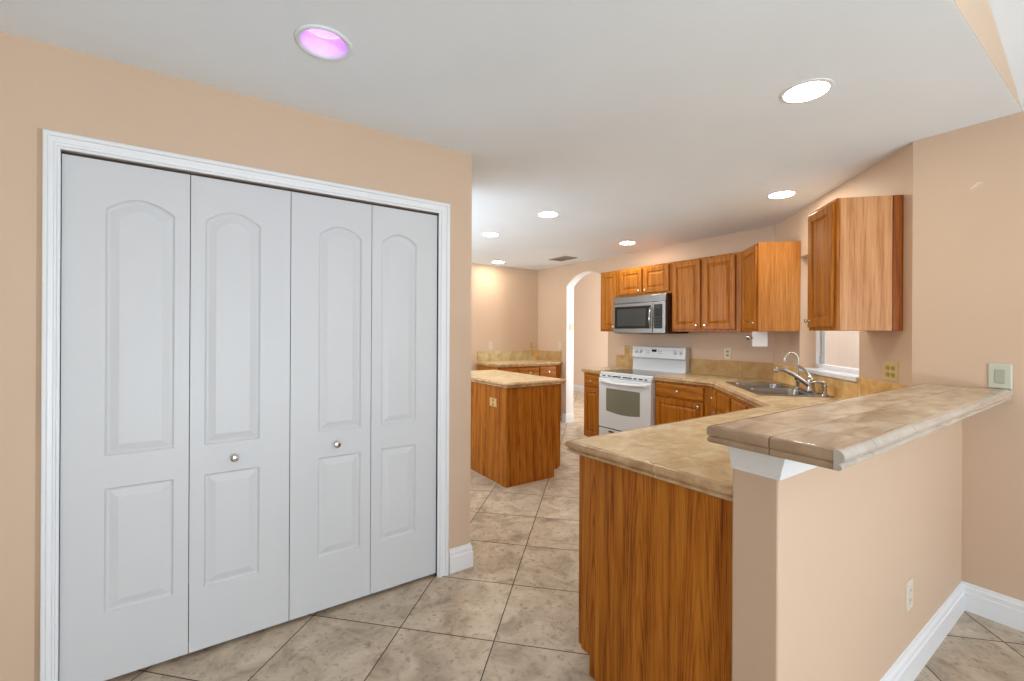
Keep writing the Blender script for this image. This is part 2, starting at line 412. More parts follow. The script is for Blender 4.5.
# hall beyond the arch
w = MB(); HX = 7.1
w.box(HX, 3.9, 0, HX + .1, 9.8, 2.75); w.box(XK + TW, 3.9, 0, 5.05, 4.0, 2.75); w.box(6.95, 3.9, 0, HX, 4.0, 2.75); w.box(5.05, 3.9, 2.5, 6.95, 4.0, 2.75)
w.box(XK, YF + .13, 0, XK + TW, 9.8, 2.75); w.box(XK + TW, 9.7, 0, HX, 9.8, 2.75)
struct(w.obj('wall_hall', 'hall'), 'pale hall wall seen through the archway', 'wall')
struct(B(XK + TW, 3.9, 2.75, HX + .1, 9.8, 2.85).obj('ceiling_hall', 'ceiling'), 'white ceiling of the hall beyond the archway', 'ceiling')
# outside
struct(B(6.3, -3, -.2, 6.4, 3.6, 3.4).obj('wall_exterior', 'stucco'), 'pinkish stucco wall outside the window over the sink', 'wall')

# baseboards, casing, crown
BASE = [(0, 0), (.014, 0), (.014, .082), (.0145, .088), (.010, .092), (.010, .108), (.011, .112), (.006, .122), (.004, .134), (0, .136)]
def baseboard(name, path, side, label):
    struct(MB().sweep([(x, y, 0) for x, y in path], BASE, side=side).obj(name, 'trim'), label, 'baseboard')
baseboard('baseboard_bar', [(KX0, .69), (KX0, KY0), (XR - .0, KY0)], -1, 'white baseboard along the foot of the half wall')
baseboard('baseboard_right', [(XR, KY0), (XR, -1.9)], -1, 'white baseboard along the right wall')
baseboard('baseboard_left', [(1.104, YD), (WX, YD), (WX, 3.05)], -1, 'short white baseboard right of the closet casing')
baseboard('baseboard_arch', [(XK, 5.175), (XK, AY1 - .003), (XK + TW, AY1 - .003)], -1, 'white baseboard at the left side of the archway')
baseboard('baseboard_hall', [(HX, 9.7), (HX, 4.0)], -1, 'white baseboard in the hall beyond the archway')
CAS = [(0, 0), (0, .009), (.010, .009), (.012, .014), (.020, .016), (.024, .011), (.042, .013), (.045, .019), (.058, .019), (.063, .014), (.064, 0)]
w = MB(); xl, xr = DX0 + .004, DX1 - .002
w.rings([[(xl - a * .72, YD - b_, 0) for a, b_ in CAS], [(xl - a * .72, YD - b_, DZ + a * .95) for a, b_ in CAS], [(xr + a * 1.05, YD - b_, DZ + a * .95) for a, b_ in CAS], [(xr + a * 1.05, YD - b_, 0) for a, b_ in CAS]])
struct(w.obj('trim_1', 'trim'), 'white casing around the closet doors', 'trim')
w = MB(); w.box(DX0 - .003, YD, 0, DX0, YD + .11, DZ); w.box(DX1, YD, 0, DX1 + .003, YD + .11, DZ); w.box(DX0, YD + .02, DZ - .008, DX1, YD + .11, DZ)
struct(w.obj('trim_2', 'slot'), 'dark jamb and track gap around the closet doors', 'trim')
struct(B(-.538, YD - .0015, 0, -.5225, YD, 2.10).obj('trim_3', 'raw'), 'thin unpainted wall strip left of the closet casing', 'trim')
CROWN = [(0, 0), (.004, 0), (.005, .010), (.009, .013), (.011, .026), (.016, .040), (.022, .052), (.024, .062), (.026, .064), (.026, .0835), (0, .0835)]
struct(MB().sweep([(KX0, KY1 - .002, KZ - .085), (KX0, KY0, KZ - .085), (XR, KY0, KZ - .085)], CROWN, side=-1).obj('trim_4', 'trim', smooth=True), 'white crown moulding under the bar top', 'trim')

# ------------------------------------------------------------------ bifold closet doors
def leaf_mesh(wd, wide_left):
    """door leaf, local x 0..wd, front at y=0 facing -y, moulded panels with an arched top"""
    z0, z1, t = .020, 2.024, .033
    pl = .121 if wide_left else .050; pr = wd - (.050 if wide_left else .121)
    b = MB(); bm = b.bm
    lo, la, ua, sh, rise = .280, .760, .886, 1.842, .048
    def loop(ins, ua_, sh_, ri, arched, n=28):
        x0, x1 = pl + ins, pr - ins
        if not arched: return [(x0, lo + ins), (x1, lo + ins), (x1, la - ins), (x0, la - ins)]
        pts = [(x0, ua + ins), (x1, ua + ins)]
        for i in range(n + 1):
            f = i / n; pts.append((x1 + (x0 - x1) * f, sh - ins + (ri) * (math.sin(PI * f) ** .9)))
        return pts
    def face(pts, y=0.0): bm.faces.new([bm.verts.new((x, y, z)) for x, z in pts])
    face([(0, z0), (pl, z0), (pl, z1), (0, z1)]); face([(pr, z0), (wd, z0), (wd, z1), (pr, z1)])
    face([(pl, z0), (pr, z0), (pr, lo), (pl, lo)]); face([(pl, la), (pr, la), (pr, ua), (pl, ua)])
    top = loop(0, 0, 0, rise, True)[2:]
    face([(pr, z1), (pl, z1)] + list(reversed(top)))
    for arched in (False, True):
        rs = []
        for ins, y in ((0, 0), (.004, .006), (.008, .0085), (.013, .0085), (.040, .0012), (.043, .0010)):
            rs.append([(x, y, z) for x, z in loop(ins, 0, 0, rise * (1 - ins * 3), arched)])
        b.rings(rs, False, True)
    # sides and back
    o = [(0, z0), (wd, z0), (wd, z1), (0, z1)]
    b.rings([[(x, 0, z) for x, z in o], [(x, t, z) for x, z in o]], False, True)
    bmesh.ops.remove_doubles(bm, verts=bm.verts[:], dist=1e-5)
    return b
def knob_mb(M4, r=.016, l=.03):
    return MB().lathe([(r * .55, 0), (r * .42, l * .2), (r * .38, l * .45), (r * .8, l * .6), (r, l * .78), (r * .85, l * .93), (r * .4, l), (.001, l)], 20, M4)
def facing(x, y, z): return Matrix.Translation((x, y, z)) @ Matrix.Rotation(PI / 2, 4, 'X')   # +z of the lathe -> -y
X = [-.477, -.091, .288, .663, 1.028]
def bifold(name, i, knob_leaf, kx, label):
    d = struct(bpy.data.objects.new(name, None), label, 'door'); COL.objects.link(d); d.location = (X[i], YD + .008, 0)
    for k in (0, 1):
        x0, x1 = X[i + k] + .0015, X[i + k + 1] - .0015
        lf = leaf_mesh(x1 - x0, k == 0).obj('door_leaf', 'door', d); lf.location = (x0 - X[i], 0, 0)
        if k == knob_leaf: knob_mb(facing(kx - x0, 0, .818), .0165, .032).obj('knob', 'chrome', lf, smooth=True)
    return d
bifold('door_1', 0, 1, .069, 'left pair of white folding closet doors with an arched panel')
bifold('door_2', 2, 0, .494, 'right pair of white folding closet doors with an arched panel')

# ------------------------------------------------------------------ cabinets
def panel_door(wd, h, st=.055):
    """raised panel door, x 0..wd, z 0..h, front -y, back at y=0"""
    t = .019
    def r(i, y): return [(i, y, i), (wd - i, y, i), (wd - i, y, h - i), (i, y, h - i)]
    st = min(st, wd * .26, h * .28)
    return MB().rings([r(0, 0), r(0, -t + .004), r(.004, -t), r(st - .006, -t), r(st, -t + .007), r(st + .006, -t + .009), r(st + .03 if wd > .2 else st + .014, -t + .002), r(st + .034 if wd > .2 else st + .018, -t + .002)])
def slab_front(wd, h):
    t = .019
    def r(i, y): return [(i, y, i), (wd - i, y, i), (wd - i, y, h - i), (i, y, h - i)]
    return MB().rings([r(0, 0), r(0, -t + .007), r(.004, -t + .003), r(.012, -t), r(.016, -t)])
def frame_mb(W_, H, opens):
    """face frame: solid plate y 0..0.018 with shallow recesses shown by the gaps between fronts"""
    return B(0, 0, 0, W_, .018, H)
def door(root, x0, x1, z0, z1, knob=None, mat='oak'):
    d = panel_door(x1 - x0, z1 - z0).obj('door', mat, root, bevel=.0); d.location = (x0, 0, z0)
    if knob: knob_mb(facing(knob[0] - x0, -.019, knob[1] - z0), .015, .027).obj('knob', 'nickel', d, smooth=True)
    return d
def drawer(root, x0, x1, z0, z1, knob=True, mat='oak_h', name='drawer'):
    d = slab_front(x1 - x0, z1 - z0).obj(name, mat, root); d.location = (x0, 0, z0)
    if knob: knob_mb(facing((x1 - x0) / 2, -.019, (z1 - z0) / 2), .015, .027).obj('knob', 'nickel', d, smooth=True)
    return d
def cab_box(root, W_, D, H, z0=0, mat='oak', side=None, extra=None):
    B(0, .018, z0, W_, D, H).obj('carcass', mat, root, bevel=.0015)
    B(0, 0, z0, W_, .018, H).obj('face_frame', 'oak', root, bevel=.0015)
UZ, UH, UD = 1.392, .755, .328
# left of the microwave
r = thing('upper_cabinet', 'narrow tall oak wall cabinet left of the microwave, by the archway', 'cabinet', (XK - UD, 4.06, UZ), RZ_RANGE)
cab_box(r, .30, UD - .002, UH); door(r, .03, .278, .022, UH - .022, (.25, .06))
# over the microwave
r = thing('upper_cabinet', 'short two-door oak wall cabinet above the microwave', 'cabinet', (XK - UD, 3.758, UZ + .42), RZ_RANGE)
cab_box(r, .762, UD - .002, UH - .42); door(r, .028, .366, .025, .315, (.335, .06)); door(r, .396, .735, .025, .315, (.428, .06))
# right of the microwave
r = thing('upper_cabinet', 'wide tall two-door oak wall cabinet right of the microwave', 'cabinet', (XK - UD, 2.994, UZ), RZ_RANGE)
cab_box(r, .766, UD - .002, UH); door(r, .018, .348, .022, UH - .022, (.315, .062)); door(r, .380, .712, .022, UH - .022, (.412, .062))
# corner one, front at 45 degrees, beside the window
CD = .325; CE = 1.325
r = thing('upper_cabinet', 'angled corner oak wall cabinet between the range wall and the window', 'cabinet', (0, 0, UZ))
fs = ((XK - UD - CX0) - (0)) ; k = 2.352 - CD * math.sqrt(2)
P0 = (XK - UD, XK - UD - k); P1 = sn(CE, CD); P2 = sn(CE, .002)
MB().prism([P0, P1, P2, (XK - .002, 2.096), (XK - .002, P0[1])], 0, UH).obj('carcass', 'oak_pale', r, bevel=.0015)
flen = math.hypot(P0[0] - P1[0], P0[1] - P1[1])
f = B(0, -.002, 0, flen, .0, UH).obj('face_frame', 'oak', r); f.location = (P0[0], P0[1], 0); f.rotation_euler = (0, 0, RZ_CORNER)
d = panel_door(flen - .065, UH - .044).obj('door', 'oak', r); d.rotation_euler = (0, 0, RZ_CORNER); d.location = (P0[0] - .045 * R2 - .002 * R2, P0[1] - .045 * R2 + .002 * R2, .022)
knob_mb(facing(flen - .065 - .03, -.019, .045), .015, .027).obj('knob', 'nickel', d, smooth=True)
# right of the window
r = thing('upper_cabinet', 'single oak wall cabinet right of the window, nearest the raised bar', 'cabinet', snz(.405, UD, UZ), RZ_CORNER)
RW = .33
B(0, 0, 0, RW, .018, UH).obj('face_frame', 'oak', r, bevel=.0015)
B(0, .018, 0, RW - .004, UD - .002, UH).obj('carcass', 'oak', r, bevel=.0015)
tag(B(RW - .004, .018, 0, RW, UD - .05, UH).obj('end_panel', 'oak_glare', r, bevel=.001), 'oak end panel with glare painted in as a paler tone')
tag(B(RW - .004, UD - .05, 0, RW + .006, UD - .002, UH).obj('scribe_strip', 'oak_dark', r, bevel=.001), 'dark oak strip at the wall')
door(r, .02, RW - .02, .022, UH - .022, (.045, .062))

# base cabinets
BH, TK = .880, .09
def base_cab(label, loc, rz, W_, D, left_toe=True, name='base_cabinet'):
    r = thing(name, label, 'cabinet', loc, rz)
    B(0, .018, TK, W_, D, BH).obj('carcass', 'oak', r, bevel=.0015)
    B(0, 0, TK, W_, .018, BH).obj('face_frame', 'oak', r, bevel=.0015)
    B(0, .07, 0, W_, D, TK).obj('toe_kick', 'oak_dark', r)
    return r
r = base_cab('narrow oak base cabinet left of the white range', (3.825, 4.055, 0), RZ_RANGE, .306, XK - 3.825 - .002)
drawer(r, .018, .288, .715, .855); door(r, .018, .288, .112, .695, (.262, .66))
r = base_cab('oak base cabinet with one drawer right of the white range', (3.825, 2.982, 0), RZ_RANGE, .648, XK - 3.825 - .002)
drawer(r, .018, .56, .728, .858); door(r, .018, .56, .112, .708, (.515, .672))
# sink base at 45 degrees
kf = 2.352 - .595 * math.sqrt(2)
A0 = (3.825, 3.825 - kf); A1 = (1.352 + kf, 1.352)
fl = math.hypot(A0[0] - A1[0], A0[1] - A1[1])
r = thing('sink_base_cabinet', 'angled oak base cabinet under the stainless sink', 'cabinet', (0, 0, 0))
poly = [A0, A1, (A1[0], .70), sn(.02, .004), sn(L45 - .01, .004), (XK - .004, 2.30), (3.843, 2.30)]
ins = lambda p, d_: p
MB().prism([A0, A1, sn(.222, .004), sn(1.60, .004)], TK, .70).obj('carcass', 'oak', r)
ff = B(0, -.016, TK, fl, 0, BH).obj('face_frame', 'oak', r); ff.location = (*A0, 0); ff.rotation_euler = (0, 0, RZ_CORNER)
tk = B(.03, .06, 0, fl - .03, .10, TK).obj('toe_kick', 'oak_dark', r); tk.location = (*A0, 0); tk.rotation_euler = (0, 0, RZ_CORNER)
s_of = lambda s: 1.608 - s
for s0, s1 in ((1.575, 1.462), (1.425, 1.052), (.995, .65), (.61, .27)):
    for z0, z1, nm in ((.712, .855, 'drawer'), (.112, .692, 'door')):
        mb = slab_front(s0 - s1, z1 - z0) if nm == 'drawer' else panel_door(s0 - s1, z1 - z0)
        d = mb.obj(nm, 'oak', r); d.rotation_euler = (0, 0, RZ_CORNER)
        x = s_of(s0); d.location = (A0[0] - x * R2 - .016 * R2, A0[1] - x * R2 + .016 * R2, z0)
        if nm == 'door' or s0 > 1.5: knob_mb(facing((s0 - s1) / 2 if nm == 'drawer' else s0 - s1 - .03, -.019, (z1 - z0) / 2 if nm == 'drawer' else z1 - z0 - .035), .013, .025).obj('knob', 'nickel', d, smooth=True)
# peninsula
PX0, PY1 = 1.247, 1.350
r = thing('peninsula_cabinet', 'oak peninsula base cabinet with a tall plain end panel beside the half wall', 'cabinet', (0, 0, 0))
B(PX0 + .02, .694, TK, A1[0] - .004, PY1 - .018, BH).obj('carcass', 'oak', r)
B(PX0 + .02, .694, 0, A1[0] - .004, PY1 - .07, TK).obj('toe_kick', 'oak_dark', r)
B(PX0 + .001, PY1 - .018, TK, A1[0] - .004, PY1, BH).obj('face_frame', 'oak', r, bevel=.002)
e = MB(); e.rings([[(x, y, z) for y, z in ((.694, 0), (PY1 - .066, 0), (PY1 - .066, .078), (PY1 - .019, .078), (PY1 - .019, BH), (.694, BH))] for x in (PX0, PX0 + .02)])
tag(e.obj('end_panel', 'oak_panel', r, bevel=.001), 'tall oak end panel with a toe-kick notch')
n = 3; uw = (A1[0] - PX0 - .03) / n
for i in range(n):
    for z0, z1, nm in ((.715, .855, 'drawer'), (.112, .695, 'door')):
        mb = slab_front(uw - .04, z1 - z0) if nm == 'drawer' else panel_door(uw - .04, z1 - z0)
        d = mb.obj(nm, 'oak_h' if nm == 'drawer' else 'oak', r); d.rotation_euler = (0, 0, PI); d.location = (PX0 + .03 + uw * (i + 1) - .02, PY1, z0)
        knob_mb(facing((uw - .04) / 2 if nm == 'drawer' else .03, -.019, .07 if nm == 'drawer' else z1 - z0 - .04), .015, .027).obj('knob', 'nickel', d, smooth=True)
# island
IX0, IX1, IY0, IY1, IH = 2.13, 2.745, 3.235, 4.45, .885
r = thing('kitchen_island', 'oak kitchen island with a tiled top, standing free in the kitchen', 'island', (0, 0, 0))
B(IX0 + .006, IY0 + .006, TK, IX1 - .02, IY1, IH).obj('carcass', 'oak_panel', r)
e = MB(); e.rings([[(x, y, z) for x, z in ((IX0, 0), (IX1 - .075, 0), (IX1 - .075, .075), (IX1 - .02, .075), (IX1 - .02, IH), (IX0, IH))] for y in (IY0, IY0 + .012)])
e.obj('end_panel', 'oak_panel', r, bevel=.001)
w = MB(); w.box(IX0 - .004, IY0, 0, IX0 + .004, IY0 + .33, IH)
w.obj('side_panel', 'oak_panel', r, bevel=.001)
B(IX0 - .004, IY0 + .333, 0, IX0 + .004, IY1, IH).obj('side_panel', 'oak_panel', r, bevel=.001)
B(IX0 + .006, IY0 + .012, 0, IX1 - .075, IY1, TK).obj('toe_kick', 'oak_dark', r)
B(IX1 - .02, IY0, TK, IX1, IY1, IH).obj('face_frame', 'oak', r, bevel=.0015)
for i in range(2):
    y0 = IY0 + .03 + i * .60
    for z0, z1, nm in ((.715, .860, 'drawer'), (.112, .695, 'door')):
        mb = slab_front(.555, z1 - z0) if nm == 'drawer' else panel_door(.555, z1 - z0)
        d = mb.obj(nm, 'oak', r); d.rotation_euler = (0, 0, PI / 2); d.location = (IX1, y0, z0)
        knob_mb(facing(.28 if nm == 'drawer' else .52, -.019, .07 if nm == 'drawer' else z1 - z0 - .04), .015, .027).obj('knob', 'nickel', d, smooth=True)
# far corner cabinet
FX0, FY0 = 3.285, 5.215
r = base_cab('small oak base cabinet in the far corner beyond the island', (FX0, FY0, 0), 0, XK - FX0 - .004, YF - FY0 - .004)
for a, c in ((3.325, 3.60), (3.63, 3.99), (4.015, 4.32)):
    drawer(r, a - FX0, c - FX0, .715, .855); door(r, a - FX0, c - FX0, .112, .695, (c - FX0 - .03, .655))

# ------------------------------------------------------------------ countertops
EDGE = [(0, 0), (.006, 0), (.013, -.0015), (.019, -.007), (.022, -.014), (.0215, -.021), (.017, -.027), (.012, -.030), (.011, -.032), (.014, -.0335), (.0165, -.037), (.0160, -.042), (.011, -.046), (0, -.046)]
BAR_EDGE = [(0, 0), (.006, 0), (.012, -.002), (.0155, -.008), (.016, -.020), (.0155, -.024), (.013, -.0285), (.0105, -.030), (.0125, -.032), (.0145, -.035), (.0145, -.042), (.011, -.047), (0, -.047)]
def counter(name, label, cat, outer, holes, ztop, path, mats, side, th=.04, prof=EDGE):
    r = thing(name, label, cat, (0, 0, 0))
    MB().slab(outer, holes, ztop - th, ztop).obj('tile_top', mats[0], r)
    MB().sweep([(x, y, ztop) for x, y in path], prof, side=side).obj('edge_trim', mats[1], r, smooth=True)
    return r
CZ = .928; e = .022
cx0, cy1, cx1 = 1.196 + e, 1.380 - e, 3.788 + e
kc = 2.352 - (.634 - e) * math.sqrt(2)
SK = [(1.555, .50), (1.555, .05), (.725, .05), (.725, .50)]
cxk = 1.232 + e
outer = [(cxk, .693), (cx0, cy1), (cy1 + kc, cy1), (cx1, cx1 - kc), (cx1, 2.984), (XK - .002, 2.984), (XK - .002, 2.097), sn(.003 - .06, .003) if False else (XR + .0, .766), (XR - .003, .693)]
counter('countertop', 'long tan tiled countertop running from the peninsula end around the sink to the range', 'countertop', outer, [[sn(*p) for p in SK]], CZ,
        [(cxk, .693), (cx0, cy1), (cy1 + kc, cy1), (cx1, cx1 - kc), (cx1, 2.984)], ('counter', 'counter_edge'), 1)
counter('countertop', 'small tan tiled countertop left of the range beside the archway', 'countertop', [(cx1, 3.748), (XK - .002, 3.748), (XK - .002, 4.075 - e), (cx1, 4.075 - e)], [], CZ,
        [(cx1, 3.748), (cx1, 4.075 - e), (XK - .002, 4.075 - e)], ('counter', 'counter_edge'), 1)
counter('countertop', 'pale tiled countertop on the free-standing island', 'countertop', [(2.10 + e, 3.205 + e), (2.79 - e, 3.205 + e), (2.79 - e, 4.48), (2.10 + e, 4.48)], [], IH + .042,
        [(2.10 + e, 4.48), (2.10 + e, 3.205 + e), (2.79 - e, 3.205 + e), (2.79 - e, 4.48)], ('counter', 'counter_edge'), -1)
counter('countertop', 'pale tiled countertop in the far corner below two wall outlets', 'countertop', [(3.262 + e, YF - .002), (3.262 + e, 5.178 + e), (XK - .002, 5.178 + e), (XK - .002, YF - .002)], [], CZ,
        [(3.262 + e, YF - .002), (3.262 + e, 5.178 + e), (XK - .002, 5.178 + e)], ('counter', 'counter_edge'), -1)
e = .016; bx0, by0, by1, BZ = 1.145 + e, .396 + e, .718 - e, KZ + .041
counter('bar_top', 'raised beige tiled bar top resting on the half wall', 'bar top', [(bx0, by1), (bx0, by0), (XR - .002, by0), (XR - .002, by1)], [], BZ,
        [(XR - .002, by1), (bx0, by1), (bx0, by0 + .001)], ('bar', 'bar_edge'), -1, .0405, BAR_EDGE)
fe = MB().sweep([(bx0 - .016, by0, BZ), (XR - .002, by0, BZ)], EDGE, side=-1).obj('front_edge_trim', 'bar_front_lit', bpy.data.objects['bar_top'], smooth=True)
tag(fe, 'glossy bullnose tiles along the front edge, reflected light painted in as paler grey')

# backsplashes
r = thing('backsplash', 'golden tiled backsplash along the sink corner and range wall', 'backsplash', (0, 0, 0))
B(XK - .011, 2.094, CZ, XK - .001, 2.984, 1.092).obj('tile_strip', 'splash', r, bevel=.001)
w = MB()
w.box(.02, .001, CZ, WS0 - .006, .011, 1.092, WALL45); w.box(WS0 - .006, .001, CZ, WS1 + .006, .011, 1.052, WALL45); w.box(WS1 + .006, .001, CZ, L45 - .012, .011, 1.085, WALL45)
w.obj('tile_strip', 'splash', r, bevel=.001)
r = thing('backsplash', 'stepped patch of golden wall tile left of the range', 'backsplash', (0, 0, 0))
w = MB(); w.box(XK - .011, 3.94, CZ, XK - .001, 4.08, 1.085); w.box(XK - .011, 3.75, CZ, XK - .001, 3.94, 1.212)
w.obj('tile_strip', 'splash', r, bevel=.001)
r = thing('backsplash', 'low backsplash of pale and golden tiles in the far corner', 'backsplash', (0, 0, 0))
tag(B(3.285, YF - .011, CZ, 4.32, YF - .001, 1.082).obj('tile_strip', 'splash_pale', r, bevel=.001), 'paler tiles on the far wall')
w = MB(); w.box(4.32, YF - .011, CZ, XK - .012, YF - .001, 1.082); w.box(XK - .011, 5.215, CZ, XK - .001, YF - .012, 1.082)
w.obj('tile_strip', 'splash', r, bevel=.001)

# ------------------------------------------------------------------ sink and taps (on the 45 degree frame)
def rrect(s0, s1, n0, n1, r, k=5):
    pts = []
    for cs, cn, a0 in ((s1 - r, n1 - r, 0), (s0 + r, n1 - r, 90), (s0 + r, n0 + r, 180), (s1 - r, n0 + r, 270)):
        for i in range(k + 1):
            a = math.radians(a0 + 90 * i / k); pts.append((cs + r * math.cos(a), cn + r * math.sin(a)))
    return pts
r = thing('kitchen_sink', 'double bowl stainless steel sink set in the corner countertop', 'sink', (0, 0, 0))
b1, b2 = (.762, 1.115, .125, .475), (1.165, 1.518, .125, .475)
rim = MB().slab(rrect(.70, 1.58, .028, .522, .03), [rrect(*b1, .05), rrect(*b2, .05)], CZ + .0005, CZ + .0055)
for v in rim.bm.verts: v.co = Vector(snz(v.co.x, v.co.y, v.co.z))
rim.obj('rim', 'sink', r, bevel=.0015)
for bb in (b1, b2):
    m_ = MB(); s0, s1, n0, n1 = bb; t = .0015
    pin = [(rrect(s0, s1, n0, n1, .05), CZ + .004), (rrect(s0 + .006, s1 - .006, n0 + .006, n1 - .006, .05), CZ - .02), (rrect(s0 + .014, s1 - .014, n0 + .014, n1 - .014, .06), CZ - .165), (rrect(s0 + .05, s1 - .05, n0 + .05, n1 - .05, .06), CZ - .18)]
    pout = [(rrect(s0 + .050, s1 - .050, n0 + .050, n1 - .050, .06), CZ - .183), (rrect(s0 + .012, s1 - .012, n0 + .012, n1 - .012, .06), CZ - .167), (rrect(s0 + .002, s1 - .002, n0 + .002, n1 - .002, .05), CZ - .02), (rrect(s0 - .001, s1 + .001, n0 - .001, n1 + .001, .05), CZ - .002)]
    m_.rings([[snz(a, c, z) for a, c in lp_] for lp_, z in pin], False, True)
    m_.rings([[snz(a, c, z) for a, c in lp_] for lp_, z in pout], True, False)
    bo = m_.obj('bowl', 'sink', r, smooth=True)
    cs, cn = (s0 + s1) / 2, (n0 + n1) / 2
    MB().lathe([(.045, CZ - .1795), (.043, CZ - .1765), (.034, CZ - .1765), (.030, CZ - .179)], 24, Matrix.Translation((*sn(cs, cn), 0))).obj('drain', 'chrome', bo, smooth=True)
def bez(p0, p1, p2, p3, n=14):
    p0, p1, p2, p3 = map(Vector, (p0, p1, p2, p3)); out = []
    for i in range(n + 1):
        t = i / n; out.append(p0 * (1 - t) ** 3 + p1 * 3 * t * (1 - t) ** 2 + p2 * 3 * t * t * (1 - t) + p3 * t ** 3)
    return out
DZ_ = CZ + .0055
fs_, fn_ = .965, .075
r = thing('faucet', 'single lever chrome kitchen faucet with a long low spout at the sink', 'faucet', (0, 0, 0))
m_ = MB().slab(rrect(fs_ - .12, fs_ + .12, fn_ - .028, fn_ + .028, .027), [], DZ_, DZ_ + .010)
for v in m_.bm.verts: v.co = Vector(snz(v.co.x, v.co.y, v.co.z))
m_.obj('deck_plate', 'chrome', r, bevel=.003)
T = Matrix.Translation((*sn(fs_, fn_), DZ_))
MB().lathe([(.031, .010), (.028, .02), (.025, .05), (.026, .075), (.023, .095), (.012, .105), (.001, .107)], 24, T).obj('body', 'chrome', r, smooth=True)
MB().tube(bez(snz(fs_, fn_ + .01, DZ_ + .045), snz(fs_ + .02, fn_ + .09, DZ_ + .115), snz(fs_ + .04, fn_ + .16, DZ_ + .172), snz(fs_ + .055, .300, DZ_ + .165)), [.017 - .005 * i / 14 for i in range(15)], 14).obj('spout', 'chrome', r, smooth=True)
MB().lathe([(.012, 0), (.014, .006), (.014, .022), (.011, .026)], 16, Matrix.Translation((*sn(fs_ + .055, .297), DZ_ + .139))).obj('aerator', 'chrome', r, smooth=True)
MB().tube(bez(snz(fs_, fn_, DZ_ + .095), snz(fs_ + .03, fn_, DZ_ + .14), snz(fs_ + .09, fn_ + .01, DZ_ + .17), snz(fs_ + .16, fn_ + .03, DZ_ + .185)), [.014, .0125, .0115] + [.0095] * 10 + [.008, .006], 12).obj('lever', 'chrome', r, smooth=True)
gs, gn = 1.20, .068
r = thing('filter_tap', 'slim pale gooseneck tap behind the main faucet', 'faucet', snz(gs, gn, DZ_))
MB().lathe([(.022, 0), (.021, .006), (.012, .012), (.011, .035), (.016, .045), (.016, .06), (.008, .068)], 20).obj('base', 'chrome', r, smooth=True)
nd = Vector((-R2, R2, 0)); sd = Vector((R2, R2, 0))
pts = [Vector((0, 0, .06)), Vector((0, 0, .15)), Vector((0, 0, .225))]
for i in range(1, 13):
    a = PI * i / 12 * 1.08; pts.append(nd * (.050 - .050 * math.cos(a)) + Vector((0, 0, .225 + .060 * math.sin(a))))
MB().tube(pts, .0075, 12).obj('spout', 'nickel', r, smooth=True)
MB().tube([Vector((0, 0, .05)), sd * .02 + Vector((0, 0, .055)), sd * .045 + Vector((0, 0, .07))], [.006, .006, .008], 10).obj('lever', 'black', r, smooth=True)
r = thing('soap_dispenser', 'chrome soap pump at the right end of the sink', 'dispenser', snz(.765, .072, DZ_))
MB().lathe([(.024, 0), (.023, .008), (.014, .014), (.012, .055), (.015, .06), (.015, .075), (.010, .08), (.010, .09)], 20).obj('pump_body', 'chrome', r, smooth=True)
MB().tube([Vector((0, 0, .084)), nd * .02 + Vector((0, 0, .094)), nd * .06 + sd * .01 + Vector((0, 0, .096)), nd * .085 + sd * .015 + Vector((0, 0, .085))], [.011, .011, .008, .006], 12).obj('spout', 'chrome', r, smooth=True)

# ------------------------------------------------------------------ range
r = thing('range', 'white freestanding electric range with a black glass cooktop', 'range', (3.795, 3.745, 0), RZ_RANGE)
RWD = .758; RD = XK - 3.795 - .004
B(.002, .02, .05, RWD - .002, RD, .895).obj('body', 'enamel', r, bevel=.003)
for x in (.04, RWD - .04):
    for y in (.06, RD - .06): MB().lathe([(.018, 0), (.018, .01), (.010, .014), (.010, .052)], 14, Matrix.Translation((x, y, 0))).obj('foot', 'black', r)
ct = B(.0, .0, .893, RWD, RD - .07, .918).obj('cooktop', 'enamel', r, bevel=.006, seg=3)
B(.03, .045, .916, RWD - .03, RD - .085, .9205).obj('glass_top', 'black_glass', ct, bevel=.001)
bgd = MB().rings([[(x, y, z) for y, z in ((RD - .085, .905), (RD, .905), (RD, 1.21), (RD - .055, 1.215), (RD - .075, 1.205), (RD - .088, 1.08), (RD - .075, 1.06), (RD - .075, .95))] for x in (.002, RWD - .002)])
bk = bgd.obj('backguard', 'enamel', r, bevel=.004)
B(.004, RD - .0885, 1.066, RWD - .004, RD - .07, 1.074).obj('seam', 'grey', bk)
def on_bg(x, z): # facing -y, tilted with the panel
    y = RD - .0875 + .012 * (z - 1.08) / .125
    return Matrix.Translation((x, y - .001, z)) @ Matrix.Rotation(math.radians(96), 4, 'X') 
for x in (.062, .128, .618, .690):
    kb = MB().lathe([(.028, 0), (.027, .004), (.020, .006), (.018, .020), (.016, .022), (.001, .022)], 22, on_bg(x, 1.150)).obj('knob', 'enamel', bk, smooth=True)
    w = MB().lathe([(.029, .0006), (.030, .0012), (.0285, .0018)], 24, on_bg(x, 1.150), False, False); w.obj('dial_ring', 'grey', kb)
B(.30, RD - .0845, 1.148, .365, RD - .070, 1.178).obj('display', 'black', bk, bevel=.002)
for x, z in ((.225, 1.16), (.25, 1.16), (.225, 1.135), (.25, 1.135), (.40, 1.16), (.43, 1.16), (.40, 1.135), (.43, 1.135)):
    MB().lathe([(.007, 0), (.006, .003), (.001, .003)], 12, on_bg(x, z)).obj('button', 'grey', bk)
